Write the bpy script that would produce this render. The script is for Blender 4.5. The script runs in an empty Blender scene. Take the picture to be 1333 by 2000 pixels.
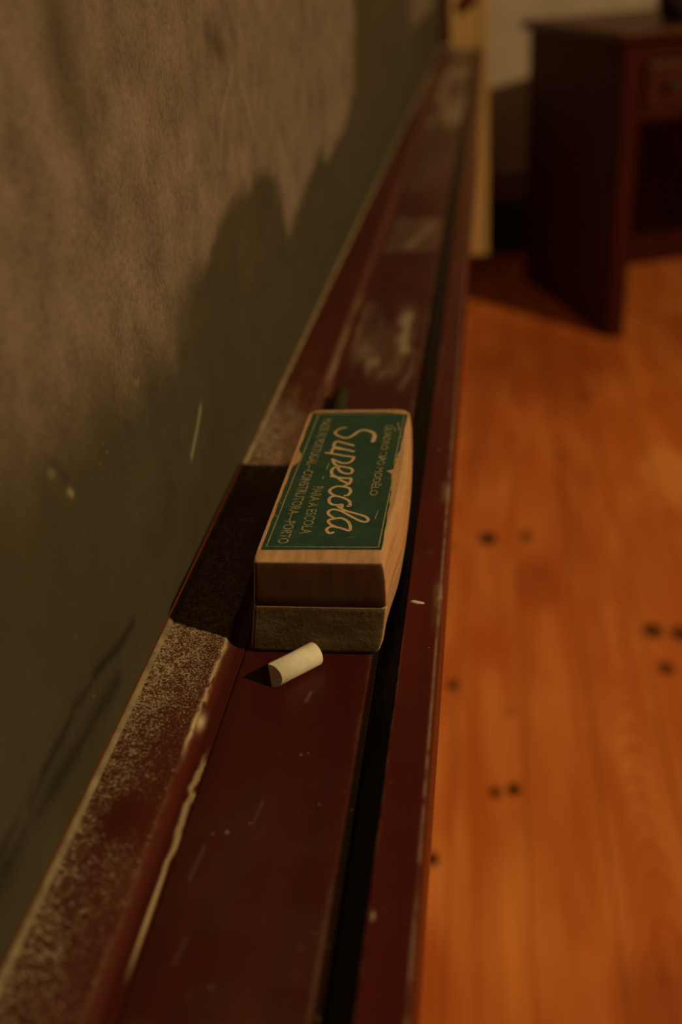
import bpy, bmesh, math, random
import numpy as np
from mathutils import Vector, Matrix

sc = bpy.context.scene
COL = sc.collection
TZ = 0.7471          # height of the tray top above the floor (m)
BX = -0.1375         # face of the blackboard
TAIL = 3.055          # far end of the tray
rnd = random.Random(7)

# ------------------------------------------------------------------ helpers
def tag(o, label=None, cat=None, group=None, kind=None):
    if label: o['label'] = label
    if cat: o['category'] = cat
    if group: o['group'] = group
    if kind: o['kind'] = kind
    return o

def empty(name, loc=(0, 0, 0), rz=0.0):
    o = bpy.data.objects.new(name, None)
    o.empty_display_size = 0.05
    COL.objects.link(o)
    o.location = loc
    o.rotation_euler = (0, 0, rz)
    return o

def link(name, me, mat=None, parent=None, smooth=False):
    o = bpy.data.objects.new(name, me)
    COL.objects.link(o)
    if mat: me.materials.append(mat)
    if parent: o.parent = parent
    if smooth:
        for p in me.polygons: p.use_smooth = True
    return o

def from_bm(name, bm, mat=None, parent=None, smooth=False):
    bmesh.ops.recalc_face_normals(bm, faces=bm.faces)
    me = bpy.data.meshes.new(name)
    bm.to_mesh(me); bm.free()
    return link(name, me, mat, parent, smooth)

def add_box(bm, lo, hi, bevel=0.0, seg=2):
    r = bmesh.ops.create_cube(bm, size=1.0)
    vs = r['verts']
    for v in vs:
        v.co = Vector([(lo[i] + hi[i]) / 2 + v.co[i] * (hi[i] - lo[i]) for i in range(3)])
    if bevel:
        es = list({e for v in vs for e in v.link_edges})
        bmesh.ops.bevel(bm, geom=es, offset=bevel, segments=seg, profile=0.5, affect='EDGES')

def box(name, lo, hi, mat, parent=None, bevel=0.0, seg=2):
    bm = bmesh.new(); add_box(bm, lo, hi, bevel, seg)
    return from_bm(name, bm, mat, parent)

def add_lathe(bm, prof, seg=32, mtx=None):
    rings = []
    for r, z in prof:
        rings.append([bm.verts.new((r * math.cos(2 * math.pi * k / seg), r * math.sin(2 * math.pi * k / seg), z)) for k in range(seg)])
    for a, b in zip(rings, rings[1:]):
        for k in range(seg):
            bm.faces.new((a[k], a[(k + 1) % seg], b[(k + 1) % seg], b[k]))
    bm.faces.new(list(reversed(rings[0]))); bm.faces.new(rings[-1])
    if mtx is not None:
        bmesh.ops.transform(bm, matrix=mtx, verts=[v for ring in rings for v in ring])

# numpy value noise -----------------------------------------------------------
def _hash(ix, iy, s):
    n = (ix.astype(np.int64) * 374761393 + iy.astype(np.int64) * 668265263 + s * 974634777) & 0x7fffffff
    n = ((n ^ (n >> 13)) * 1274126177) & 0x7fffffff
    n = (n ^ (n >> 16)) & 0xffff
    return n / 65535.0
def vnoise(x, y, s=0):
    x = np.asarray(x, float); y = np.asarray(y, float)
    x0 = np.floor(x); y0 = np.floor(y); fx = x - x0; fy = y - y0
    fx = fx * fx * (3 - 2 * fx); fy = fy * fy * (3 - 2 * fy)
    a = _hash(x0, y0, s); b = _hash(x0 + 1, y0, s); c = _hash(x0, y0 + 1, s); d = _hash(x0 + 1, y0 + 1, s)
    return (a * (1 - fx) + b * fx) * (1 - fy) + (c * (1 - fx) + d * fx) * fy
def fbm(x, y, s=0, o=4):
    t = 0; a = 1; w = 0
    for k in range(o):
        t = t + a * vnoise(x * 2 ** k, y * 2 ** k, s + k * 17); w += a; a *= 0.5
    return t / w
def sstep(a, b, x):
    t = np.clip((x - a) / (b - a), 0, 1)
    return t * t * (3 - 2 * t)
def segdist(px, py, pts):
    best = np.full(px.shape, 1e9)
    for (ax, ay), (bx, by) in zip(pts, pts[1:]):
        dx, dy = bx - ax, by - ay
        t = np.clip(((px - ax) * dx + (py - ay) * dy) / (dx * dx + dy * dy + 1e-12), 0, 1)
        best = np.minimum(best, np.hypot(px - ax - t * dx, py - ay - t * dy))
    return best
def bump_at(y, a, b, s):           # 1 between a and b, soft ends s
    return sstep(a - s, a + s, y) * (1 - sstep(b - s, b + s, y))

def grid_mesh(name, P, attrs, mat, parent=None, caps=True, smooth=True):
    """P: (rows, cols, 3) array of points. attrs: name -> (rows, cols)."""
    r, c, _ = P.shape
    me = bpy.data.meshes.new(name)
    idx = np.arange(r * c).reshape(r, c)
    f = np.stack([idx[:-1, :-1], idx[:-1, 1:], idx[1:, 1:], idx[1:, :-1]], -1).reshape(-1, 4)
    faces = f.tolist()
    if caps:
        faces.append(idx[0, ::-1].tolist()); faces.append(idx[-1, :].tolist())
    me.from_pydata(P.reshape(-1, 3).tolist(), [], faces)
    for k, v in attrs.items():
        a = me.attributes.new(k, 'FLOAT', 'POINT')
        a.data.foreach_set('value', np.ascontiguousarray(np.clip(v, 0, 1), dtype=np.float32).ravel())
    o = link(name, me, mat, parent)
    if smooth:
        for p in me.polygons:
            if len(p.vertices) == 4: p.use_smooth = True
    return o

# ------------------------------------------------------------------ materials
class NT:
    def __init__(s, name):
        s.m = bpy.data.materials.new(name); s.m.use_nodes = True
        s.t = s.m.node_tree; s.b = s.t.nodes['Principled BSDF']
        s._co = None
    def n(s, typ, **kw):
        nd = s.t.nodes.new(typ)
        for k, v in kw.items():
            if k.startswith('i_'):
                nd.inputs[int(k[2:]) if k[2:].isdigit() else k[2:].replace('_', ' ')].default_value = v
            else: setattr(nd, k, v)
        return nd
    def l(s, a, b): s.t.links.new(a, b)
    def co(s):
        if s._co is None: s._co = s.n('ShaderNodeTexCoord').outputs['Object']
        return s._co
    def mapped(s, scale=(1, 1, 1), loc=(0, 0, 0), src=None):
        mp = s.n('ShaderNodeMapping'); mp.inputs['Scale'].default_value = scale; mp.inputs['Location'].default_value = loc
        s.l(src or s.co(), mp.inputs['Vector']); return mp.outputs['Vector']
    def noise(s, scale, detail=3, rough=0.55, vec=None):
        nz = s.n('ShaderNodeTexNoise'); nz.inputs['Scale'].default_value = scale
        nz.inputs['Detail'].default_value = detail; nz.inputs['Roughness'].default_value = rough
        s.l(vec or s.co(), nz.inputs['Vector']); return nz.outputs['Fac']
    def ramp(s, fac, stops):
        r = s.n('ShaderNodeValToRGB'); e = r.color_ramp.elements
        while len(e) < len(stops): e.new(0.5)
        for el, (p, c) in zip(e, stops):
            el.position = p; el.color = (*c, 1) if not isinstance(c, (int, float)) else (c, c, c, 1)
        s.l(fac, r.inputs['Fac']); return r.outputs['Color']
    def math(s, op, a, b=None, clamp=False):
        m = s.n('ShaderNodeMath', operation=op); m.use_clamp = clamp
        for i, v in enumerate((a, b)):
            if v is None: continue
            if isinstance(v, (int, float)): m.inputs[i].default_value = v
            else: s.l(v, m.inputs[i])
        return m.outputs[0]
    def mrange(s, v, a, b, c=0.0, d=1.0):
        m = s.n('ShaderNodeMapRange', interpolation_type='SMOOTHSTEP')
        s.l(v, m.inputs['Value'])
        for nm, x in (('From Min', a), ('From Max', b), ('To Min', c), ('To Max', d)):
            if isinstance(x, (int, float)): m.inputs[nm].default_value = x
            else: s.l(x, m.inputs[nm])
        return m.outputs['Result']
    def mix(s, fac, a, b, blend='MIX'):
        m = s.n('ShaderNodeMix', data_type='RGBA', blend_type=blend)
        for sock, v in ((m.inputs['Factor'], fac), (m.inputs['A'], a), (m.inputs['B'], b)):
            if isinstance(v, (int, float)): sock.default_value = v
            elif isinstance(v, tuple): sock.default_value = (*v, 1)
            else: s.l(v, sock)
        return m.outputs['Result']
    def attr(s, name): return s.n('ShaderNodeAttribute', attribute_name=name).outputs['Fac']
    def base(s, c, rough=0.5, spec=0.5):
        if isinstance(c, tuple): s.b.inputs['Base Color'].default_value = (*c, 1)
        else: s.l(c, s.b.inputs['Base Color'])
        if isinstance(rough, (int, float)): s.b.inputs['Roughness'].default_value = rough
        else: s.l(rough, s.b.inputs['Roughness'])
        s.b.inputs['Specular IOR Level'].default_value = spec
    def bump(s, h, strength=0.3, dist=0.001):
        b = s.n('ShaderNodeBump'); b.inputs['Strength'].default_value = strength; b.inputs['Distance'].default_value = dist
        s.l(h, b.inputs['Height']); s.l(b.outputs['Normal'], s.b.inputs['Normal'])

DUST = (0.50, 0.40, 0.285)

def mat_slate():
    t = NT('slate_board')
    d = t.attr('dust'); w = t.attr('white'); k = t.attr('dark')
    fine = t.noise(420, 4, 0.7); mid = t.noise(48, 5, 0.68, t.mapped((1, 0.8, 0.8)))
    n2 = t.math('ADD', t.math('MULTIPLY', fine, 0.5), t.math('MULTIPLY', mid, 0.5))
    amount = t.math('MULTIPLY', d, t.mrange(n2, 0.33, 0.67, 0.42, 1.40))
    base = t.mix(mid, (0.044, 0.038, 0.023), (0.066, 0.056, 0.031))
    base = t.mix(k, base, (0.012, 0.010, 0.008))
    c = t.mix(t.math('MULTIPLY', amount, 0.62, True), base, (0.31, 0.245, 0.215))
    # tiny white specks of chalk
    sp = t.n('ShaderNodeTexVoronoi'); sp.inputs['Scale'].default_value = 170; t.l(t.co(), sp.inputs['Vector'])
    speck = t.math('MULTIPLY', t.mrange(sp.outputs['Distance'], 0.05, 0.10, 1, 0), t.mrange(t.noise(70, 2), 0.50, 0.68, 0, 0.40))
    c = t.mix(speck, c, (0.5, 0.47, 0.36))
    c = t.mix(w, c, (0.55, 0.50, 0.38))
    t.base(c, 0.85, 0.25); t.bump(fine, 0.12, 0.0006)
    return t.m

def mat_tray(name, col, col2, rough, filmk=0.42):
    t = NT(name)
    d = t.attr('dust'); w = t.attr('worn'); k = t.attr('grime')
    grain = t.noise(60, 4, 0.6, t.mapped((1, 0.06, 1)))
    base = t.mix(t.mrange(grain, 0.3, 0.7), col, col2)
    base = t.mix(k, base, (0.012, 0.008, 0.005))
    fine = t.noise(1250, 4, 0.72); med = t.noise(260, 3, 0.6)
    n = t.math('ADD', t.math('MULTIPLY', fine, 0.82), t.math('MULTIPLY', med, 0.18))
    thr = t.mrange(d, 0, 1, 0.70, 0.445)
    grains = t.mrange(n, thr, t.math('ADD', thr, 0.09))
    grains = t.math('MULTIPLY', grains, t.mrange(d, 0.0, 0.35, 0.0, 0.80))
    film = t.math('MULTIPLY', t.math('MULTIPLY', d, d), filmk)
    fac = t.math('MAXIMUM', grains, film, True)
    # scattered specks
    sp = t.n('ShaderNodeTexVoronoi'); sp.inputs['Scale'].default_value = 210; t.l(t.co(), sp.inputs['Vector'])
    size = t.math('MULTIPLY', t.mrange(t.noise(37, 2), 0.5, 0.72), 0.16)
    speck = t.math('LESS_THAN', sp.outputs['Distance'], size)
    fac = t.math('MAXIMUM', fac, t.math('MULTIPLY', speck, 0.45))
    c = t.mix(fac, base, DUST)
    c = t.mix(w, c, (0.62, 0.47, 0.33))
    r = t.math('ADD', rough, t.math('MULTIPLY', t.math('MAXIMUM', fac, w), 0.4), True)
    t.base(c, r, 0.22); t.bump(t.math('ADD', t.math('MULTIPLY', fac, 0.6), grain), 0.2, 0.0005)
    return t.m

def mat_simple(name, c1, c2, scale, rough, spec=0.5, stretch=(1, 1, 1), bump=0.2, bdist=0.0005):
    t = NT(name)
    n = t.noise(scale, 5, 0.62, t.mapped(stretch))
    t.base(t.mix(t.mrange(n, 0.3, 0.7), c1, c2), rough, spec)
    if bump: t.bump(n, bump, bdist)
    return t.m

def mat_block():
    t = NT('pale_worn_wood')
    g = t.noise(240, 5, 0.6, t.mapped((1, 0.05, 1)))
    g2 = t.noise(45, 3, 0.6)
    c = t.mix(t.mrange(g, 0.3, 0.7), (0.44, 0.245, 0.135), (0.60, 0.365, 0.205))
    c = t.mix(t.mrange(g2, 0.45, 0.75, 0, 0.35), c, (0.35, 0.20, 0.12))
    # dark saw cut end grain plus painted front-face shade: mask by an attribute
    e = t.attr('end_grain_shade')
    eg = t.noise(210, 5, 0.65, t.mapped((1, 1, 0.35)))
    c = t.mix(e, c, t.mix(t.mrange(eg, 0.3, 0.75), (0.072, 0.027, 0.014), (0.105, 0.044, 0.023)))
    t.base(c, 0.7, 0.3); t.bump(t.math('ADD', g, eg), 0.25, 0.0004)
    return t.m

def mat_felt():
    t = NT('dusty_felt')
    g = t.noise(330, 5, 0.7); g2 = t.noise(70, 4, 0.6, t.mapped((0.5, 1, 1.3)))
    c = t.mix(t.mrange(g2, 0.32, 0.7), (0.088, 0.054, 0.029), (0.170, 0.118, 0.060))
    c = t.mix(t.mrange(g, 0.55, 0.75, 0, 0.35), c, (0.24, 0.19, 0.13))
    pale = t.attr('end_grain_shade')
    c = t.mix(pale, (0.46, 0.30, 0.20), c)  # front end darker than the flanks, shade painted into the felt
    t.base(c, 0.9, 0.15); t.bump(t.math('ADD', g, g2), 0.6, 0.0012)
    return t.m

def mat_label():
    t = NT('green_printed_paper')
    g = t.noise(120, 5, 0.65); f = t.noise(700, 4, 0.7)
    c = t.mix(t.mrange(g, 0.3, 0.7), (0.0180, 0.057, 0.046), (0.032, 0.083, 0.060))
    wear = t.math('MULTIPLY', t.mrange(f, 0.60, 0.74), t.mrange(t.noise(60, 3), 0.45, 0.7, 0, 0.55))
    c = t.mix(wear, c, (0.30, 0.24, 0.15))
    t.base(c, 0.6, 0.35); t.bump(f, 0.1, 0.0002)
    return t.m

def mat_print():
    t = NT('cream_print')
    f = t.noise(600, 4, 0.7)
    c = t.mix(t.mrange(f, 0.35, 0.7), (0.66, 0.47, 0.31), (0.50, 0.37, 0.23))
    t.base(c, 0.65, 0.3)
    return t.m
def mat_print_dim():
    t = NT('faded_cream_print')
    f = t.noise(500, 4, 0.7)
    c = t.mix(t.mrange(f, 0.38, 0.66), (0.36, 0.30, 0.17), (0.16, 0.17, 0.085))
    t.base(c, 0.65, 0.3)
    return t.m

def mat_floor():
    t = NT('pine_floorboards')
    W = 0.097; X0 = 0.052
    sep = t.n('ShaderNodeSeparateXYZ'); t.l(t.co(), sep.inputs[0])
    u = t.math('DIVIDE', t.math('SUBTRACT', sep.outputs['X'], X0), W)
    pid = t.math('FLOOR', u); fr = t.math('FRACT', u)
    wn = t.n('ShaderNodeTexWhiteNoise', noise_dimensions='1D'); t.l(pid, wn.inputs['W'])
    cmb = t.n('ShaderNodeCombineXYZ')
    t.l(sep.outputs['X'], cmb.inputs['X'])
    t.l(t.math('ADD', sep.outputs['Y'], t.math('MULTIPLY', wn.outputs['Value'], 13.0)), cmb.inputs['Y'])
    t.l(t.math('MULTIPLY', wn.outputs['Value'], 7.0), cmb.inputs['Z'])
    v = cmb.outputs[0]
    g1 = t.noise(28, 4, 0.6, t.mapped((1, 0.10, 1), src=v))
    wv = t.n('ShaderNodeTexWave', wave_type='RINGS', rings_direction='SPHERICAL')
    wv.inputs['Scale'].default_value = 16; wv.inputs['Distortion'].default_value = 3.5; wv.inputs['Detail'].default_value = 3
    wv.inputs['Detail Scale'].default_value = 1.5
    t.l(t.mapped((1, 0.14, 1), src=v), wv.inputs['Vector'])
    big = t.noise(5.5, 3, 0.6, t.mapped((1.3, 0.6, 1), src=v))
    c = t.mix(t.mrange(g1, 0.3, 0.7), (0.58, 0.150, 0.030), (0.78, 0.255, 0.060))
    c = t.mix(t.math('MULTIPLY', wv.outputs['Fac'], 0.45), c, (0.52, 0.105, 0.012))
    c = t.mix(t.mrange(big, 0.48, 0.72, 0, 0.6), c, (0.50, 0.095, 0.010))
    c = t.mix(t.mrange(wn.outputs['Value'], 0, 1, 0.0, 0.25), c, (0.62, 0.14, 0.02))
    # arched grain figure in one board
    dx = t.math('SUBTRACT', sep.outputs['X'], 0.197)
    sv = t.math('ADD', t.math('ADD', sep.outputs['Y'], t.math('MULTIPLY', t.math('MULTIPLY', dx, dx), 62.0)), t.math("MULTIPLY", big, 0.30))
    band = t.mrange(t.math('SINE', t.math('MULTIPLY', sv, 118.0)), -0.1, 1.0)
    msk = t.math('MULTIPLY', t.math('COMPARE', pid, 1.0), t.math('MULTIPLY', t.mrange(sep.outputs['Y'], 0.66, 0.80), t.mrange(sep.outputs['Y'], 1.10, 1.35, 1, 0)))
    c = t.mix(t.math('MULTIPLY', t.math('MULTIPLY', band, msk), 0.30), c, (0.36, 0.055, 0.010))
    # redder and paler wood; far dark ovals paint in fading light and desk shade
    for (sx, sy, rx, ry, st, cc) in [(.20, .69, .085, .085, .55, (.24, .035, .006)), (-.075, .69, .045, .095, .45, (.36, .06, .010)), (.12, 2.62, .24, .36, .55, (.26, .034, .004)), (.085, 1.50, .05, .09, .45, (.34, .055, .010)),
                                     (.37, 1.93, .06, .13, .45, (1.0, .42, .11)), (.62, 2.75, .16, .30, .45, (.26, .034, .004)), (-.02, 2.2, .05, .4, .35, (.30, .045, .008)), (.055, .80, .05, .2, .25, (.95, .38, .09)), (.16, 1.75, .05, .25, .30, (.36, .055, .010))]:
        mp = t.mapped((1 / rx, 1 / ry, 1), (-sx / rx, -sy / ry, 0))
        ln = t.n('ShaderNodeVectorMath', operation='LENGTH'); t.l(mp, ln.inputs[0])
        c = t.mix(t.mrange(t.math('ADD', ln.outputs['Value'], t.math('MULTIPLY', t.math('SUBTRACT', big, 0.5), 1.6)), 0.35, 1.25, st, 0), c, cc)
    # dark knots, each a soft oval
    knots = [(-.001, 1.659, 1.45, 1), (.071, 1.670, 1.1, .75), (.056, 2.111, .9, .6), (-.053, 1.218, .8, .9), (-.068, .877, .72, 1),
             (.036, 1.003, .75, 1), (.011, .996, .72, .85), (.267, 1.372, 1.3, .9), (.310, 1.365, 1.3, .9), (.274, 1.275, 1.1, .8),
             (.036, 1.161, .6, .4), (-.070, 1.634, .8, .5), (.092, 1.531, .6, .35), (.045, 2.62, 1.2, .5), (.235, 2.35, 1.5, .35),
             (.42, 1.10, 1, .8), (.55, 1.9, 1.1, .8), (.63, 1.4, .9, .8), (.16, 2.02, 1.1, .35)]
    acc = None
    for kx, ky, r, s in knots:
        mp = t.mapped((1 / (0.0145 * r), 1 / (0.0190 * r), 1), (-kx / (0.0145 * r), -ky / (0.0190 * r), 0))
        ln = t.n('ShaderNodeVectorMath', operation='LENGTH'); t.l(mp, ln.inputs[0])
        k = t.mrange(ln.outputs['Value'], 0.55, 1.15, s, 0)
        acc = k if acc is None else t.math('MAXIMUM', acc, k)
    c = t.mix(acc, c, (0.05, 0.011, 0.004))
    gap = t.math('MINIMUM', fr, t.math('SUBTRACT', 1.0, fr))
    c = t.mix(t.mrange(gap, 0.006, 0.030, 0.45, 0), c, (0.10, 0.028, 0.006))
    t.base(c, t.mrange(g1, 0.2, 0.8, 0.40, 0.52), 0.3); t.bump(g1, 0.12, 0.001)
    return t.m

def mat_wall():
    t = NT('cream_plaster')
    n = t.noise(7, 5, 0.6); f = t.noise(90, 4, 0.6)
    t.base(t.mix(t.mrange(n, 0.3, 0.7), (0.46, 0.375, 0.32), (0.55, 0.45, 0.38)), 0.85, 0.2); t.bump(f, 0.15, 0.001)
    return t.m

M = dict(
    slate=mat_slate(),
    rail=mat_tray('red_varnish_rail', (0.058, 0.0085, 0.0055), (0.085, 0.0120, 0.0075), 0.42, 0.07),
    tray=mat_tray('red_varnish_tray', (0.048, 0.0075, 0.0060), (0.068, 0.0105, 0.0080), 0.36),
    lip=mat_tray('red_varnish_lip', (0.062, 0.0062, 0.0050), (0.090, 0.0100, 0.0070), 0.34),
    bead=mat_simple('dusty_bead', (0.15, 0.125, 0.08), (0.30, 0.24, 0.16), 90, 0.85, 0.2),
    stile=mat_simple('dark_red_frame', (0.045, 0.009, 0.007), (0.075, 0.014, 0.010), 40, 0.4, 0.5, (1, 1, 0.1)),
    pine=mat_simple('pale_pine', (0.52, 0.30, 0.125), (0.66, 0.42, 0.19), 45, 0.55, 0.4, (1, 1, 0.06)),
    pine_edge=mat_simple('pale_pine_edge', (0.44, 0.29, 0.12), (0.55, 0.37, 0.16), 45, 0.55, 0.4, (1, 1, 0.06)),
    peg=mat_simple('dark_peg', (0.10, 0.025, 0.012), (0.14, 0.04, 0.02), 60, 0.5),
    block=mat_block(), felt=mat_felt(), label=mat_label(), print=mat_print(), dim=mat_print_dim(),
    chalk=mat_simple('white_chalk', (0.76, 0.71, 0.62), (0.86, 0.81, 0.71), 300, 0.95, 0.1, bump=0.25, bdist=0.0004),
    stub=mat_simple('dark_olive_chalk', (0.036, 0.028, 0.011), (0.05, 0.04, 0.016), 300, 0.9, 0.1),
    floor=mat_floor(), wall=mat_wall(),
    skirt=mat_simple('black_skirting', (0.012, 0.009, 0.008), (0.020, 0.014, 0.012), 30, 0.5),
    skirt_cap=mat_simple('brown_skirting_cap', (0.22, 0.12, 0.075), (0.28, 0.16, 0.10), 30, 0.6),
    desk=mat_simple('dark_mahogany', (0.038, 0.0050, 0.0015), (0.058, 0.0080, 0.0023), 26, 0.5, 0.12, (1, 1, 0.12)),
    desk_top=mat_simple('brown_mahogany_top', (0.052, 0.011, 0.0035), (0.072, 0.016, 0.005), 22, 0.4, 0.25, (0.15, 1, 1)),
    knob=mat_simple('dark_knob', (0.022, 0.010, 0.006), (0.035, 0.016, 0.009), 60, 0.35),
    pot=mat_simple('dark_glaze', (0.018, 0.011, 0.010), (0.030, 0.018, 0.015), 40, 0.35),
)

# ------------------------------------------------------------------ the room
EY = 3.73           # end wall
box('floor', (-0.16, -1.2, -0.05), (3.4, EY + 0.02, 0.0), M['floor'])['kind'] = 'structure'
box('wall_left', (-0.30, -1.2, -0.05), (-0.160, EY + 0.12, 2.9), M['wall'])['kind'] = 'structure'
box('wall_back', (-0.16, EY, 0.0), (3.4, EY + 0.12, 2.9), M['wall'])['kind'] = 'structure'
box('baseboard_back', (-0.158, EY - 0.022, 0.0), (3.4, EY - 0.0005, 0.182), M['skirt'], bevel=0.003)['kind'] = 'structure'
box('trim_1', (-0.158, EY - 0.016, 0.1825), (3.4, EY - 0.0005, 0.275), M['skirt_cap'], bevel=0.004)['kind'] = 'structure'

# ------------------------------------------------------------------ blackboard
BND = [(0.10, 0.884), (0.2337, 0.8734), (0.2532, 0.869), (0.2788, 0.8698), (0.3155, 0.8647), (0.3741, 0.8565), (0.3998, 0.8501),
       (0.4174, 0.8625), (0.4424, 0.8692), (0.4669, 0.8737), (0.5068, 0.8846), (0.558, 0.8893), (0.6146, 0.888), (0.6412, 0.8863),
       (0.6658, 0.8733), (0.672, 0.8575), (0.6808, 0.833), (0.7337, 0.8398), (0.7822, 0.8501), (0.8497, 0.8611), (0.8631, 0.8478),
       (0.927, 0.8479), (1.0012, 0.8507), (1.0872, 0.8807), (1.105, 0.93), (1.12, 0.975), (1.16, 1.2), (1.2, 2.5), (9, 2.5)]
bb = empty('blackboard', (BX, 1.4, TZ + 0.0074))
tag(bb, 'large dark slate blackboard smeared with wiped chalk dust, on the wall above the tray', 'blackboard')
def make_board():
    ys = np.concatenate([np.linspace(-0.30, 0.09, 40), np.geomspace(0.095, 3.056, 620)])
    zs = np.concatenate([np.linspace(TZ + 0.0074, 1.02, 230), np.linspace(1.03, 1.95, 80)])
    Y, Z = np.meshgrid(ys, zs, indexing='ij')
    q = np.log(np.maximum(Y, 0.05))
    bq = np.log([b[0] for b in BND]); bz = np.array([b[1] for b in BND])
    dust = np.zeros_like(Y)
    for k in range(9):
        a = k * 2.399; r = (k / 9) ** 0.5
        jq = q + 0.020 * (fbm(q * 9, Z * 30, 3) - .5) * 2 + 0.020 * r * math.cos(a)
        jz = Z + 0.008 * (fbm(q * 12, Z * 40, 9) - .5) * 2 + 0.005 * r * math.sin(a)
        edge = np.interp(jq, bq, bz)
        near = 0.018 * (1 - sstep(0.35, 0.50, Y))
        dust += sstep(-0.003 - near, 0.003 + near * 1.6, jz - edge)
    dust /= 9
    # cloth strokes inside the dust
    dust *= 0.62 + 0.62 * fbm(q * 14, Z * 16, 21) + 0.25 * (fbm(q * 45, Z * 60, 33) - .5)
    dust *= 1 - 0.62 * np.exp(-((q - np.log(0.340)) / 0.055) ** 2) * sstep(0.93, 0.965, Z)
    dust *= 1 - 0.75 * np.exp(-(segdist(Y, Z, [(0.526, 0.969), (0.552, 0.9595)]) / 0.009) ** 2)
    dust *= 1 - 0.30 * sstep(0.30, 0.22, Y)
    # faint residue on the clean part and the pale far end
    dust += 0.16 * fbm(q * 10, Z * 20, 41) * (1 - dust)
    dust += 0.8 * bump_at(Y, 1.95, 2.75, 0.12) * sstep(0.862, 0.885, Z + 0.02 * (fbm(q * 12, Z * 30, 5) - .5))
    low = 1 - sstep(TZ + 0.01, TZ + 0.07, Z)
    dust *= 1 - 0.5 * low
    white = np.zeros_like(Y)
    def line(pts, w, s):
        nonlocal white
        white = np.maximum(white, s * np.exp(-(segdist(Y, Z, pts) / w) ** 2))
    line([(0.5863, 0.9414), (0.5985, 0.9265), (0.6101, 0.9079)], 0.0012, 0.35)
    line([(0.5722, 0.9507), (0.5383, 0.9321), (0.5193, 0.9076)], 0.0012, 0.22)
    line([(0.4284, 0.8139), (0.4179, 0.8071), (0.4046, 0.8001)], 0.0020, 0.35)
    line([(0.2650, 0.8632), (0.2676, 0.8612)], 0.0012, 0.25)
    line([(0.2750, 0.8512), (0.2772, 0.8488)], 0.0009, 0.6)
    line([(0.3505, 0.859), (0.3535, 0.8566), (0.3545, 0.8584)], 0.0007, 0.3)
    dark = np.zeros_like(Y)
    def dline(pts, w, s):
        nonlocal dark
        n = fbm(Y * 90, Z * 300, 77)
        dark = np.maximum(dark, s * np.exp(-(segdist(Y, Z, pts) / w) ** 2) * sstep(0.34, 0.6, n + 0.12))
    dline([(0.3033, 0.7777), (0.2879, 0.7781), (0.2655, 0.7837), (0.2455, 0.7843), (0.2053, 0.7824), (0.15, 0.7827)], 0.0025, 0.9)
    dline([(0.2793, 0.7679), (0.2429, 0.7707), (0.2131, 0.7745), (0.1798, 0.7762), (0.12, 0.777)], 0.0045, 0.75)
    dline([(0.2690, 0.8650), (0.2722, 0.8600), (0.2750, 0.8560)], 0.0022, 0.8)
    P = np.stack([np.full_like(Y, 0.0), Y - 1.4, Z - (TZ + 0.0074)], -1)
    # thickness: fold the rim back to the wall
    back = P[:, :1].copy(); back[..., 0] = -0.022
    top = P[:, -1:].copy(); top[..., 0] = -0.022
    P = np.concatenate([back, P, top], 1)
    pad = lambda a: np.concatenate([a[:, :1], a, a[:, -1:]], 1)
    grid_mesh('writing_surface', P, dict(dust=pad(dust), white=pad(white), dark=pad(dark)), M['slate'], bb, smooth=False)
make_board()
st = box('frame_stile', (-0.0185, 3.060 - 1.4, 0.0), (0.0245, 3.111 - 1.4, 1.25), M['stile'], bb, bevel=0.004)
st['label'] = 'dark red upright frame at the far end'

# ------------------------------------------------------------------ chalk tray
ct = empty('chalk_tray', (-0.08, 1.4, TZ))
tag(ct, 'long dark red varnished wooden chalk tray dusted with chalk, along the foot of the blackboard', 'chalk tray')
O = np.array([-0.08, 1.4, TZ])
def rows():
    return np.concatenate([np.linspace(-0.30, 0.09, 14), np.geomspace(0.10, TAIL, 780)])
def densify(pts, step):
    out = [pts[0]]
    for a, b in zip(pts, pts[1:]):
        n = max(1, int(math.hypot(b[0] - a[0], b[1] - a[1]) / step + 0.5))
        for k in range(1, n + 1):
            t = k / n; out.append((a[0] + (b[0] - a[0]) * t, a[1] + (b[1] - a[1]) * t))
    return np.array(out)
def arc(cx, cz, r, a0, a1, n=6):
    return [(cx + r * math.cos(math.radians(a0 + (a1 - a0) * k / n)), cz + r * math.sin(math.radians(a0 + (a1 - a0) * k / n))) for k in range(n + 1)]
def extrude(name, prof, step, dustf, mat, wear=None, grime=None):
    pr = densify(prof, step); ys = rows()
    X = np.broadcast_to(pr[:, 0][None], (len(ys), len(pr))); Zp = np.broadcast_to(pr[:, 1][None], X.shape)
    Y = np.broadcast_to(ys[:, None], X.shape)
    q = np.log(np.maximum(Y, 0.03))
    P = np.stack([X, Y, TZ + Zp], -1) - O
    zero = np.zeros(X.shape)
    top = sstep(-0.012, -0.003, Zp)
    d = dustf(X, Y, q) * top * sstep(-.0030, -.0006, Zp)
    return grid_mesh(name, P, dict(dust=d, worn=wear(X, Y, q) if wear else zero, grime=grime(X, Y, q, Zp) if grime else zero), mat, ct)

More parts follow.
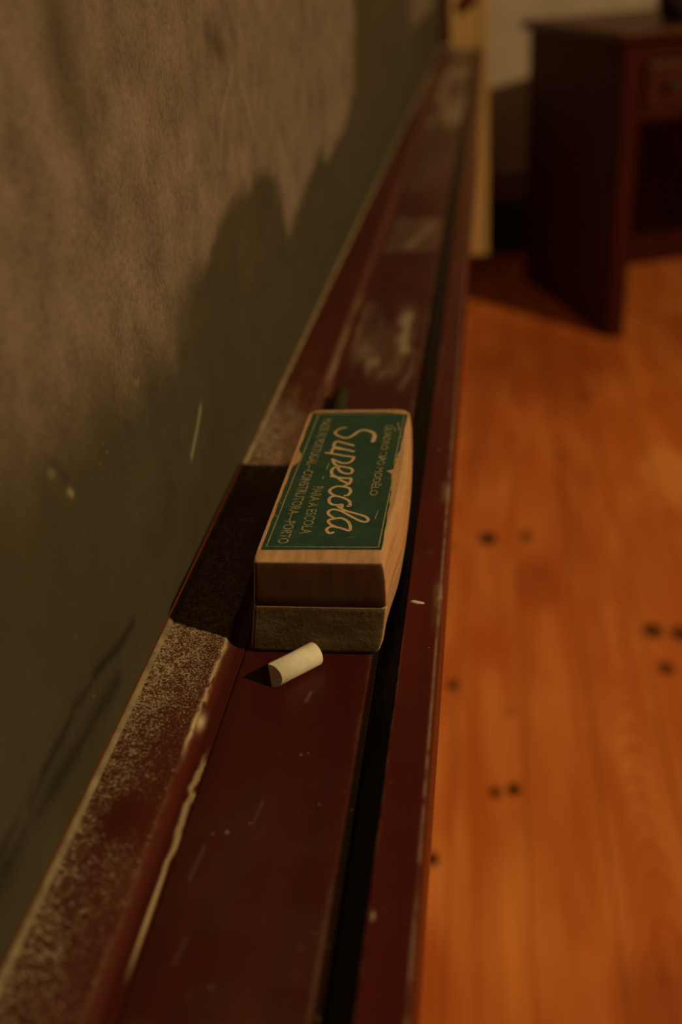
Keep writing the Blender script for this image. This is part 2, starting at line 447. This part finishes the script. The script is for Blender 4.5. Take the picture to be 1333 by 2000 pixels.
def dust_rail(X, Y, q):
    yy = [-.3, .14, .18, .22, .262, .29, .318, .34, .45, .50, .56, .60, .66, .80, 1.2, 1.6, 1.9, 2.3, 2.6, 3.1]
    dd = [.66, .70, .72, .70, .62, .76, .86, .90, .62, .80, .78, .55, .42, .16, .18, .34, .62, .72, .6, .6]
    d = np.interp(Y, yy, dd)
    side = np.interp(X, [BX, BX + .006, -.118, -.110, -.107], [1.04, 1.0, .92, .78, .35])
    d = d * side
    d += 0.30 * (fbm(X * 160, Y * 40, 4) - .5)
    # clean dark thumb spot
    d -= 0.5 * np.exp(-(((X + .1215) / .006) ** 2 + ((Y - .2290) / .010) ** 2))
    d += 0.30 * (1 - sstep(BX + .0014, BX + .0020, X)) * (fbm(Y * 30, X * 0, 2) * .6 + .4) * (Y < .62)
    return np.clip(d, 0, 1) * (X < -.1055 + .001 * fbm(Y * 60, X * 0, 6))
def wear_rail(X, Y, q):
    w = np.zeros(X.shape)
    n = fbm(Y * 260, X * 900, 11); n1 = fbm(Y * 120, Y * 0, 12)
    # worn pale crest of the rail edge
    crest = -.1095 + .0012 * (n1 - .5)
    amp = bump_at(Y, .270, .335, .010) * .55 + .40 * bump_at(Y, .262, .280, .006) + .05
    w = np.maximum(w, amp * np.exp(-((X - crest) / .0007) ** 2) * sstep(.30, .55, n))
    # chip at y .282
    w = np.maximum(w, .85 * np.exp(-(((X + .1080) / .0013) ** 2 + ((Y - .2795) / .0040) ** 2)))
    # red varnish edge stays, pale scar along the rail foot
    foot = -.1025 + .0026 * (fbm(Y * 210, Y * 0, 14) - .5) * sstep(.205, .225, Y)
    wid = .00038 + .00055 * bump_at(Y, .218, .262, .01) + .0004 * n1
    amp = bump_at(Y, .176, .262, .008) * (.65 + .35 * bump_at(Y, .185, .212, .01))
    w = np.maximum(w, amp * np.exp(-((X - foot) / wid) ** 4) * sstep(.22, .42, n + .25 * bump_at(Y, .18, .215, .01)))
    # thin pale lines on the far part
    w = np.maximum(w, .30 * bump_at(Y, .60, .80, .05) * np.exp(-((X + .1065) / .0022) ** 2) * sstep(.35, .7, fbm(Y * 20, X * 400, 15)))
    return w
rail_prof = [(BX + .0012, -.020), (BX + .0012, .0030), (BX + .0018, .0046), (-.1125, .0040)] + \
            arc(-.1110, .0012, .0027, 80, 15, 7) + [(-.1062, .0004), (-.1050, .0002), (-.1012, .0001), (-.1012, -.020)]
rl = extrude('back_rail', rail_prof, .00042, dust_rail, M['rail'], wear_rail)
rl['label'] = 'raised back rail thick with chalk dust'

def poly_mask(X, Y, x0, x1, y0, y1, s, jx, jy, seed):
    n1 = (fbm(X * 90, Y * 9, seed) - .5) * 2; n2 = (fbm(X * 90, Y * 14, seed + 3) - .5) * 2
    return bump_at(X + n1 * jx, x0, x1, s) * bump_at(Y + n2 * jy, y0, y1, s * 5)
def dust_tray(X, Y, q):
    d = .13 + .20 * (fbm(X * 55, q * 22, 51) - .35)
    d += .10 * np.exp(-(((X + .078) / .012) ** 2 + ((Y - .245) / .05) ** 2)) + .07 * np.exp(-(((X + .06) / .016) ** 2 + ((Y - .16) / .05) ** 2))
    d += .30 * bump_at(Y, -.3, .159, .004) * sstep(.42, .7, fbm(X * 120, Y * 160, 19))
    d *= (1 - .55 * bump_at(Y, .25, .33, .02))
    # smeared patch just beyond the eraser
    p1 = poly_mask(X, Y, -.106, -.0490, .640, .762, .006, .016, .055, 61)
    d += p1 * (.34 + .40 * sstep(.35, .75, fbm(X * 110, Y * 22, 62)))
    hook = segdist(X, (Y - .62) * .35 + .62, [(-.0640, .6680), (-.0610, .6440), (-.0525, .6400), (-.0535, .6250), (-.0575, .6180)])
    d += .45 * np.exp(-(hook / .0030) ** 2)
    # square patch
    p2 = poly_mask(X, Y, -.1065, -.0480, .952, 1.088, .0016, .001, .012, 71)
    d += p2 * (.30 + .12 * fbm(X * 90, Y * 14, 72))
    d += .22 * np.exp(-(segdist(X, Y * .3, [(-.078, .290), (-.060, .315)]) / .004) ** 2)
    # haze toward the far end
    d += .34 * sstep(1.12, 1.3, Y) * (.6 + .5 * fbm(X * 60, q * 12, 81))
    d += .60 * bump_at(Y, 1.72, 2.55, .08) * sstep(.25, .65, fbm(X * 70, Y * 3.2, 83))
    d += .30 * sstep(2.5, 2.9, Y)
    return np.clip(d, 0, .95)
def wear_tray(X, Y, q):
    w = .07 * np.exp(-((X + .0480) / .0007) ** 2) * sstep(.5, .7, fbm(Y * 40, Y * 0, 91))
    for (ax, ay, bx, by, wd, s) in [(-.0935, .208, -.0920, .222, .0004, .12), (-.0900, .178, -.0888, .187, .0004, .10), (-.0700, .2955, -.0690, .3010, .0006, .14),
                                    (-.078, .232, -.0765, .243, .0003, .10)]:
        w = np.maximum(w, s * np.exp(-(segdist(X, Y, [(ax, ay), (bx, by)]) / wd) ** 2))
    return w
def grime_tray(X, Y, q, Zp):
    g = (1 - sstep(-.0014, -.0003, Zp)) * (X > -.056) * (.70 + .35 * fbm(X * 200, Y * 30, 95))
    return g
G = .0098
tray_prof = [(-.1010, -.0250), (-.1010, -.0004), (-.1006, .0000), (-.0480, 0.0), (-.0473, -.0003), (-.0469, -.0012), (-.0466, -.0060), (-.0462, -.0085), (-.0452, -G),
             (-.0372, -G), (-.0364, -.0085), (-.0362, -.0060), (-.0362, -.0250)]
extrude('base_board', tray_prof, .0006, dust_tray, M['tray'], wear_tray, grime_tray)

def dust_lip(X, Y, q):
    d = .10 + .15 * (fbm(X * 70, q * 25, 111) - .35)
    d += .50 * bump_at(Y, .345, .385, .012) * sstep(-.0262, -.0225, X) * (fbm(X * 200, Y * 70, 113) + .25)
    d += .45 * bump_at(Y, .455, .480, .006) * sstep(-.027, -.023, X)
    d += .25 * bump_at(Y, .405, .425, .006) * sstep(.5, .7, fbm(X * 300, Y * 150, 117)) * (X > -.030)
    d += .22 * bump_at(Y, .60, .74, .03) * sstep(.45, .7, fbm(X * 120, Y * 12, 115))
    d += .22 * sstep(.9, 1.6, Y)
    return np.clip(d, 0, 1)
def wear_lip(X, Y, q):
    n = fbm(Y * 170, X * 500, 121)
    w = .26 * np.exp(-((X + .0212) / .00050) ** 2) * sstep(.20, .62, n) * (1 - .5 * sstep(.5, .8, Y))
    w = np.maximum(w, .30 * np.exp(-((X + .0356) / .0004) ** 2) * sstep(.30, .62, n) * bump_at(Y, .08, .34, .02))
    w = np.maximum(w, .9 * np.exp(-(((X + .0338) / .00045) ** 2 + ((Y - .1990) / .0014) ** 2)))
    return w
lip_prof = [(-.0361, -.030), (-.0361, -.0012), (-.0358, -.0003), (-.0352, 0.0), (-.0226, 0.0)] + arc(-.0226, -.0030, .0030, 90, 0, 7) + [(-.0196, -.0230)] + \
           arc(-.0226, -.0270, .0030, 0, -90, 5)
extrude('front_lip', lip_prof, .00045, dust_lip, M['lip'], wear_lip)
# small dusty bead in the corner between board and rail
ys = rows(); pr = np.array(arc(BX + .0002, TZ + .0044, .0018, 90, -10, 6) + [(BX + .0002, TZ + .0040)])
Pb = np.stack([np.broadcast_to(pr[:, 0][None], (len(ys), len(pr))), np.broadcast_to(ys[:, None], (len(ys), len(pr))), np.broadcast_to(pr[:, 1][None], (len(ys), len(pr)))], -1) - O
bd = grid_mesh('corner_bead', Pb, {}, M['bead'], ct); bd['label'] = 'thin dusty pale strip along the foot of the board'

# ------------------------------------------------------------------ upright pale board at the end of the tray
ub = empty('upright_board', (-0.085, 3.078, 0.167))
tag(ub, 'pale pine upright board fixed beside the blackboard frame at the end of the tray', 'wooden board')
box('plank', (-0.0275, -0.018, 0.0), (0.0475, 0.010, 1.15), M['pine'], ub, bevel=0.004)
box('edge_batten', (0.0478, -0.022, 0.0), (0.0795, 0.010, 1.15), M['pine_edge'], ub, bevel=0.004)
bm = bmesh.new()
add_lathe(bm, [(0.016, 0.0), (0.016, 0.012), (0.020, 0.016), (0.021, 0.024), (0.017, 0.030)], 24, Matrix.Translation((0.034, -0.018, 0.706)) @ Matrix.Rotation(math.radians(90), 4, 'X'))
pg = from_bm('peg', bm, M['peg'], ub, True); pg['label'] = 'dark red round peg'

# ------------------------------------------------------------------ board eraser
EF, EB = 0.3254, 0.4740
er = empty('board_eraser', (-0.068, 0.40, TZ))
tag(er, 'wooden blackboard eraser with a green printed label, lying lengthwise on the chalk tray', 'board eraser')
EO = Vector((-0.068, 0.40, TZ))
def er_layer(name, levels, mat, flat_top, jag=0.0):
    """levels: (z, xl, xr, yf, yb, corner radius). Rounded rectangles stacked up."""
    bm = bmesh.new(); rings = []; meta = []
    NS, NC = 14, 6
    eg = []
    for (z, xl, xr, yf, yb, rc) in levels:
        ring = []
        pts = []
        def side(a, b, n): 
            for k in range(n): pts.append((a[0] + (b[0] - a[0]) * k / n, a[1] + (b[1] - a[1]) * k / n))
        def corner(cx, cy, a0, r):
            for k in range(NC): 
                a = math.radians(a0 + 90 * k / NC); pts.append((cx + r * math.cos(a), cy + r * math.sin(a)))
        rf = rc * 0.35      # sharper at the front
        rb = rc * 1.0
        side((xl + rf, yf), (xr - rf, yf), NS); corner(xr - rf, yf + rf, -90, rf)
        # right flank bulges a little toward the middle
        n = NS * 2
        for k in range(n):
            t = k / n; y = yf + rf + (yb - rb - yf - rf) * t
            pts.append((xr + 0.0034 * math.sin(math.pi * (t ** 0.95)) * sstep(0, .3, np.array(t)).item(), y))
        corner(xr - rb, yb - rb, 0, rb); side((xr - rb, yb), (xl + rb, yb), NS); corner(xl + rb, yb - rb, 90, rb)
        side((xl, yb - rb), (xl, yf + rf), n); corner(xl + rf, yf + rf, 180, rf)
        for (x, y) in pts:
            dz = 0.0
            if jag: dz = jag * (rnd.random() - .5)
            v = bm.verts.new(Vector((x, y, TZ + z + dz)) - EO); ring.append(v)
        rings.append(ring)
    for a, b in zip(rings, rings[1:]):
        N = len(a)
        for k in range(N): bm.faces.new((a[k], a[(k + 1) % N], b[(k + 1) % N], b[k]))
    bm.faces.new(rings[-1]); bm.faces.new(list(reversed(rings[0])))
    bmesh.ops.recalc_face_normals(bm, faces=bm.faces)
    me = bpy.data.meshes.new(name); bm.to_mesh(me); bm.free()
    at = me.attributes.new('end_grain_shade', 'FLOAT', 'POINT')
    vals = []
    for v in me.vertices:
        e = 1.0 if abs(v.co.y + EO.y - EF) < 0.0006 and v.co.x + EO.x < xr_at(v.co.z) - .0008 else 0.0
        vals.append(e)
    at.data.foreach_set('value', vals)
    o = link(name, me, mat, er)
    for p in me.polygons: p.use_smooth = len(p.vertices) == 4
    bpy.context.view_layer.objects.active = o
    return o
def lerp_tab(z, tab):
    return float(np.interp(z, [t[0] for t in tab], [t[1] for t in tab]))
XL = [(0, -.0978), (.002, -.0984), (.0235, -.0949), (.0445, -.0925), (.0467, -.0922)]
XR = [(0.0, -.0470), (.0008, -.0452), (.003, -.0436), (.008, -.0420), (.016, -.0408), (.0245, -.0397), (.033, -.0392), (.040, -.0395), (.0444, -.0402), (.0466, -.0417)]
def xr_at(z): return lerp_tab(z, XR)
def lv(z, yf=EF, yb=EB, xl=0, xr=0, rc=.006): return (z, lerp_tab(z, XL) + xl, lerp_tab(z, XR) + xr, yf, yb, rc)
er_layer('felt_pad', [lv(0.0002, EF + .0012, EB - .002, .002), lv(.0010, EF + .0003, EB - .001, .0006), lv(.0028), lv(.007), lv(.012), lv(.017), lv(.0215), lv(.0232), lv(.0238, EF + .0006, EB, .0006, -.0004)], M['felt'], False, .00025)
er_layer('wooden_block', [lv(.0240, EF + .0005, EB, .0004, -.0004), lv(.0246), lv(.030), lv(.036), lv(.041), lv(.0437), lv(.0443, EF + .0002), lv(.0449, EF + .0009, EB - .0004), lv(.0456, EF + .0024, EB - .0014, .0, -.0002),
                          lv(.0462, EF + .0042, EB - .0030, .0002, -.0004), lv(.0466, EF + .0056, EB - .0046, .0004, -.0010)], M['block'], True)
LZ = TZ + .0466
# label: torn paper outline (x, y)
out = [(-.0901, .4668), (-.0700, .4671), (-.0520, .4667), (-.0406, .4639), (-.0408, .4560), (-.0412, .4470), (-.0410, .4380), (-.0415, .4300), (-.0413, .4225), (-.0422, .4180), (-.0427, .4130), (-.0424, .4100),
       (-.0429, .4060), (-.0428, .4030), (-.0445, .4018), (-.0462, .4008), (-.0441, .3992), (-.0432, .3975), (-.0431, .3925), (-.0424, .3900), (-.0423, .3850), (-.0419, .3800), (-.0422, .3740), (-.0417, .3690), (-.0421, .3620), (-.0416, .3550), (-.0419, .3470), (-.0416, .3400), (-.0418, .3330),
       (-.0540, .3328), (-.0700, .3325), (-.0820, .3322), (-.0903, .3320), (-.0902, .3500), (-.0904, .3560), (-.0900, .3600), (-.0904, .3700), (-.0901, .3760), (-.0903, .3850), (-.0900, .3900), (-.0902, .4000), (-.0901, .4060), (-.0890, .4080), (-.0881, .4110), (-.0878, .4150), (-.0881, .4190), (-.0894, .4215), (-.0901, .4240), (-.0899, .4350), (-.0902, .4450), (-.0900, .4550)]
def slab(name, pts, z0, z1, mat, parent, off=EO):
    bm = bmesh.new()
    a = [bm.verts.new(Vector((x, y, z0)) - off) for x, y in pts]; b = [bm.verts.new(Vector((x, y, z1)) - off) for x, y in pts]
    bm.faces.new(b); bm.faces.new(list(reversed(a)))
    for k in range(len(pts)): bm.faces.new((a[k], a[(k + 1) % len(pts)], b[(k + 1) % len(pts)], b[k]))
    return from_bm(name, bm, mat, parent)
lab = slab('label_paper', out, LZ - .0001, LZ + .00012, M['label'], er)
lab['label'] = 'green printed paper label with cream lettering'

def ribbon(bm, pts, w, z, smooth=6, taper=None, off=EO):
    p = [np.array(q) for q in pts]
    if smooth > 1:
        e = [2 * p[0] - p[1]] + p + [2 * p[-1] - p[-2]]; c = []
        for i in range(1, len(e) - 2):
            for k in range(smooth):
                t = k / smooth; a, b, cc, d = e[i - 1], e[i], e[i + 1], e[i + 2]
                c.append(.5 * (2 * b + (cc - a) * t + (2 * a - 5 * b + 4 * cc - d) * t * t + (3 * b - a - 3 * cc + d) * t ** 3))
        c.append(p[-1]); p = c
    L, R_ = [], []
    n = len(p)
    for i in range(n):
        d = p[min(i + 1, n - 1)] - p[max(i - 1, 0)]; d = d / (np.hypot(*d) + 1e-9); nn = np.array([-d[1], d[0]])
        ww = w * (taper(i / (n - 1)) if taper else 1)
        L.append(bm.verts.new(Vector((*(p[i] + nn * ww), z)) - off)); R_.append(bm.verts.new(Vector((*(p[i] - nn * ww), z)) - off))
    for i in range(n - 1):
        bm.faces.new((R_[i], R_[i + 1], L[i + 1], L[i]))
    for q, s in ((p[0], taper(0) if taper else 1), (p[-1], taper(1) if taper else 1)):
        bm.faces.new([bm.verts.new(Vector((q[0] + w * s * math.cos(a * math.pi / 5), q[1] + w * s * math.sin(a * math.pi / 5), z - 4e-6)) - off) for a in range(10)])

STROKES = [
 [(-0.0705,0.4481),(-0.0725,0.4474),(-0.0746,0.4446),(-0.0751,0.4414),(-0.0732,0.4388),(-0.0702,0.4363),(-0.0675,0.4366),(-0.0654,0.4398),(-0.0635,0.4437),(-0.0612,0.4451),(-0.0583,0.4439),(-0.0559,0.4411),(-0.0550,0.4372),(-0.0554,0.4320)],
 [(-0.0643,0.4275),(-0.0688,0.4301),(-0.0727,0.4322),(-0.0739,0.4295),(-0.0734,0.4257),(-0.0716,0.4240),(-0.0679,0.4230),(-0.0635,0.4211)],
 [(-0.0635,0.4211),(-0.0685,0.4237),(-0.0727,0.4257),(-0.0739,0.4224),(-0.0734,0.4190),(-0.0716,0.4181)],
 [(-0.0625,0.4151),(-0.0670,0.4164),(-0.0716,0.4181),(-0.0766,0.4198)],
 [(-0.0626,0.4151),(-0.0628,0.4119),(-0.0641,0.4093),(-0.0669,0.4087),(-0.0698,0.4106),(-0.0724,0.4129)],
 [(-0.0724,0.4129),(-0.0710,0.4085),(-0.0692,0.4062),(-0.0655,0.4046),(-0.0626,0.4034),(-0.0615,0.4006),(-0.0624,0.3982),(-0.0650,0.3985),(-0.0676,0.4012),(-0.0690,0.4049),(-0.0702,0.4043),(-0.0711,0.4022),(-0.0710,0.3991),(-0.0698,0.3964)],
 [(-0.0707,0.3956),(-0.0676,0.3945),(-0.0641,0.3936),(-0.0614,0.3933),(-0.0611,0.3898),(-0.0619,0.3875)],
 [(-0.0698,0.3966),(-0.0678,0.3944)],
 [(-0.0672,0.3935),(-0.0645,0.3905),(-0.0625,0.3890)],
 [(-0.0620,0.3880),(-0.0637,0.3858),(-0.0670,0.3857),(-0.0692,0.3828),(-0.0689,0.3800),(-0.0666,0.3774),(-0.0640,0.3761),(-0.0611,0.3741),(-0.0592,0.3717),(-0.0587,0.3681),(-0.0594,0.3680)],
 [(-0.0637,0.3855),(-0.0610,0.3840),(-0.0599,0.3809),(-0.0607,0.3777),(-0.0620,0.3772)],
 [(-0.0660,0.3769),(-0.0680,0.3758),(-0.0684,0.3727),(-0.0671,0.3697),(-0.0644,0.3686),(-0.0623,0.3692),(-0.0620,0.3668)],
 [(-0.0637,0.3673),(-0.0603,0.3641),(-0.0561,0.3618),(-0.0514,0.3592),(-0.0495,0.3564),(-0.0503,0.3544),(-0.0530,0.3554),(-0.0568,0.3587),(-0.0600,0.3618),(-0.0621,0.3636),(-0.0655,0.3649),(-0.0672,0.3630),(-0.0665,0.3601),(-0.0639,0.3573)],
 [(-0.0638,0.3570),(-0.0608,0.3573),(-0.0578,0.3545),(-0.0563,0.3503),(-0.0564,0.3473),(-0.0597,0.3490),(-0.0637,0.3504),(-0.0657,0.3489),(-0.0656,0.3469),(-0.0642,0.3449),(-0.0629,0.3457)],
 [(-0.0636,0.3570),(-0.0658,0.3560),(-0.0660,0.3542),(-0.0644,0.3517),(-0.0616,0.3497)],
]
bm = bmesh.new()
for k, s in enumerate(STROKES):
    tp = (lambda t: .7 + .75 * t) if k == 0 else None
    ribbon(bm, s, .00072, LZ + .00018 + k * 9e-6, 5, tp)
from_bm('script_lettering', bm, M['print'], lab)
# thin frame line
bm = bmesh.new()
ribbon(bm, [(-.0868, .4648), (-.0877, .4000), (-.0885, .3345), (-.0650, .3345), (-.0431, .3347)], .00030, LZ + .00017, 1)
ribbon(bm, [(-.0431, .3347), (-.0428, .3650), (-.0425, .3925)], .00030, LZ + .00017, 1)
ribbon(bm, [(-.0431, .4070), (-.0426, .4400), (-.0424, .4640), (-.0868, .4648)], .00030, LZ + .00017, 1)
# scuffs that cut to the pale paper
for a, b, w in [((-.0506, .4158), (-.0488, .4128), .0006), ((-.0462, .3640), (-.0467, .3575), .00025), ((-.0735, .4085), (-.0738, .4020), .0003), ((-.0742, .3955), (-.0741, .3930), .0003),
                ((-.0560, .3420), (-.0530, .3423), .00014), ((-.0450, .4530), (-.0434, .4445), .0004), ((-.0409, .4370), (-.0428, .4365), .0004), ((-.0430, .4180), (-.0416, .4150), .0004), ((-.0900, .3715), (-.0886, .3700), .0002), ((-.0902, .3600), (-.0890, .3590), .0002),
                ((-.0462, .4475), (-.0455, .4440), .0003)]:
    ribbon(bm, [a, b], w, LZ + .00016, 1)
from_bm('border_line', bm, M['dim'], lab)

def small_text(txt, x_base, y_start, length, height, shear=0.0, xd=0.0):
    cu = bpy.data.curves.new('t', 'FONT'); cu.body = txt; cu.size = 1.0; cu.resolution_u = 3; cu.offset = 0.014
    ob = bpy.data.objects.new('t', cu); COL.objects.link(ob)
    bpy.context.view_layer.update()
    dg = bpy.context.evaluated_depsgraph_get()
    me = bpy.data.meshes.new_from_object(ob.evaluated_get(dg))
    bpy.data.objects.remove(ob); bpy.data.curves.remove(cu)
    xs = [v.co.x for v in me.vertices]; x0, x1 = min(xs), max(xs)
    ys_ = [v.co.y for v in me.vertices if v.co.y > -.05]; yh = 0.72
    for v in me.vertices:
        t = (v.co.x - x0) / (x1 - x0); h = v.co.y / yh
        v.co = Vector((x_base + xd * t + h * height, y_start - t * length, LZ + .00018)) - EO
    return me
def text_part(name, txt, *a):
    me = small_text(txt, *a)
    return link(name, me, M['dim'], lab)
text_part('small_lettering', 'QUADRO TIPO MODÊLO', -.0505, .4510, .0735, .0036, 0, -.0008)
text_part('small_lettering', 'PARA A ESCOLA', -.0772, .3860, .0415, .0046, 0, .0008)
text_part('small_lettering', 'MADE IN PORTUGAL—CONSTRUTORA—PORTO', -.0834, .4590, .1222, .0046, 0, -.0012)

# ------------------------------------------------------------------ chalk
def stick(r0, r1, L, seg=40):
    bm = bmesh.new()
    add_lathe(bm, [(r0 * .93, 0), (r0, .0006), (r0, L * .1), (r1, L - .0010), (r1 * .93, L - .0004), (r1 * .8, L)], seg)
    return bm
a0 = Vector((-.0866, .3027, TZ + .0052)); a1 = Vector((-.0700, .3187, TZ + .0052))
dv = (a1 - a0).normalized(); qt = dv.to_track_quat('Z', 'Y')
bm = stick(.0051, .0050, .0246)
# broken near end: two slanting facets
for co, no in ((Vector((0, 0, .0020)), Vector((-.40, -.90, .12))), (Vector((0, 0, .0012)), Vector((-.96, .22, -.12)))):
    r = bmesh.ops.bisect_plane(bm, geom=bm.verts[:] + bm.edges[:] + bm.faces[:], plane_co=co, plane_no=qt.inverted() @ no, clear_outer=True)
    es = [e for e in r['geom_cut'] if isinstance(e, bmesh.types.BMEdge)]
    bmesh.ops.contextual_create(bm, geom=es)
ck = from_bm('chalk_stick', bm, M['chalk'])
ck.rotation_mode = 'QUATERNION'; ck.rotation_quaternion = qt; ck.location = a0
for p in ck.data.polygons: p.use_smooth = len(p.vertices) == 4
tag(ck, 'short broken stub of white chalk lying on the tray against the front of the eraser', 'chalk')

bm = stick(.0046, .0046, .034, 24)
sb = from_bm('chalk_stub', bm, M['stub'])
sb.rotation_euler = (math.radians(-90), 0, math.radians(3)); sb.location = (-.0925, .560, TZ + .0047)
for p in sb.data.polygons: p.use_smooth = len(p.vertices) == 4
tag(sb, 'small dark olive stub lying on the tray behind the far end of the eraser', 'chalk')

# chalk flake on the lip
bm = bmesh.new()
ring = [(-.0036, .0000), (-.0022, .0006), (-.0004, .0007), (.0014, .0004), (.0034, .0002), (.0022, -.0005), (.0002, -.0008), (-.0020, -.0006)]
b = [bm.verts.new((x, y, 0)) for x, y in ring]; tpv = [bm.verts.new((x * .75, y * .6, .0006 + .0002 * rnd.random())) for x, y in ring]
bm.faces.new(tpv); bm.faces.new(list(reversed(b)))
for k in range(8): bm.faces.new((b[k], b[(k + 1) % 8], tpv[(k + 1) % 8], tpv[k]))
fk = from_bm('chalk_flake', bm, M['chalk']); fk.location = (-.0309, .3640, TZ + .0001); fk.rotation_euler = (0, 0, math.radians(-12))
tag(fk, 'tiny white flake of chalk on the front lip of the tray beside the eraser', 'chalk')

# ------------------------------------------------------------------ desk
ang = math.atan2(.33, .944)          # turned so its end panel looks back at the room
dk = empty('writing_desk', (0.328, 2.766, 0.0), ang)
tag(dk, 'dark mahogany writing desk with a drawer, standing on the floorboards near the end wall', 'desk')
# local axes: +x along the front, +y into the depth
DD, DW, DH = 0.64, 1.15, 0.762
box('side_panel', (0.0, 0.012, 0.0), (0.022, DD, DH), M['desk'], dk, .002)
box('side_panel', (DW - .022, 0.012, 0.0), (DW, DD, DH), M['desk'], dk, .002)
box('front_stile', (0.0, -0.006, 0.0), (0.050, 0.0118, DH), M['desk'], dk, .003)
box('front_stile', (DW - .050, -0.006, 0.0), (DW, 0.0118, DH), M['desk'], dk, .003)
box('back_panel', (0.0225, DD - .020, 0.008), (DW - .0225, DD - .002, DH), M['desk'], dk, .002)
box('top_rail', (0.0505, -0.003, 0.712), (DW - .0505, 0.020, DH), M['desk'], dk, .002)
box('bottom_rail', (0.0505, -0.003, 0.572), (DW - .0505, 0.020, 0.598), M['desk'], dk, .002)
dr = box('drawer', (0.066, 0.001, 0.602), (0.560, 0.30, 0.708), M['desk_top'], dk, .003)
box('divider', (0.5635, 0.0, 0.5985), (0.5865, 0.30, 0.7115), M['desk'], dk, .002)
dr2 = box('drawer', (0.590, 0.001, 0.602), (1.084, 0.30, 0.708), M['desk_top'], dk, .003)
def knob(x, par):
    bm = bmesh.new()
    add_lathe(bm, [(.006, 0), (.005, .008), (.011, .013), (.014, .019), (.011, .025), (.005, .028)], 20, Matrix.Translation((x, .0008, .655)) @ Matrix.Rotation(math.radians(90), 4, 'X'))
    return from_bm('knob', bm, M['knob'], par, True)
for x in (.128, .47): knob(x, dr)
for x in (.68, 1.0): knob(x, dr2)
box('desk_top', (-0.022, -0.024, DH + .0005), (DW + .022, DD + .02, DH + .024), M['desk_top'], dk, .006, 3)

# dark round pot on the desk
bm = bmesh.new()
add_lathe(bm, [(.030, 0), (.040, .004), (.052, .030), (.055, .060), (.047, .090), (.034, .104), (.036, .112), (.040, .118), (.034, .118), (.030, .106)], 36)
pt = from_bm('round_pot', bm, M['pot'], None, True)
pt.location = dk.matrix_basis @ Vector((.218, .155, DH + .0245))
tag(pt, 'dark round pot standing on the desk, cut off by the edge of the photo', 'pot')

# ------------------------------------------------------------------ light
LAMP = Vector((4.0, -0.95, TZ + 0.03 + 3.35))
ld = bpy.data.lights.new('ceiling_lamp', 'POINT'); ld.energy = 760; ld.color = (1.0, 0.70, 0.30); ld.shadow_soft_size = 0.085
lo = bpy.data.objects.new('ceiling_lamp', ld); COL.objects.link(lo); lo.location = LAMP
w = bpy.data.worlds.new('room'); sc.world = w; w.use_nodes = True
bg = w.node_tree.nodes['Background']; bg.inputs['Color'].default_value = (1.0, 0.66, 0.34, 1); bg.inputs['Strength'].default_value = 0.006

# ------------------------------------------------------------------ camera
cd = bpy.data.cameras.new('camera'); cam = bpy.data.objects.new('camera', cd); COL.objects.link(cam)
cd.sensor_fit = 'VERTICAL'; cd.sensor_height = 36.0; cd.sensor_width = 24.0; cd.lens = 1944 * 36.0 / 2000
X = Vector((0.98919097, 0.12985578, -0.06810806)); D = Vector((0.00487024, -0.49331921, -0.86983472)); F = Vector((-0.14655208, 0.86010094, -0.48861934))
cam.matrix_world = Matrix(((X.x, -D.x, -F.x, 0), (X.y, -D.y, -F.y, 0), (X.z, -D.z, -F.z, 1.0), (0, 0, 0, 1)))
cd.clip_start = 0.02; cd.clip_end = 50
cd.dof.use_dof = True
cd.dof.focus_distance = (Vector((-.066, .352, LZ)) - Vector((0, 0, 1))).dot(F)
cd.dof.aperture_fstop = 4.6
sc.camera = cam

sc.view_settings.view_transform = 'Standard'; sc.view_settings.look = 'None'
sc.view_settings.gamma = 1.0; sc.view_settings.use_curve_mapping = False
sc.view_settings.exposure = 0.0
sc.cycles.use_denoising = True
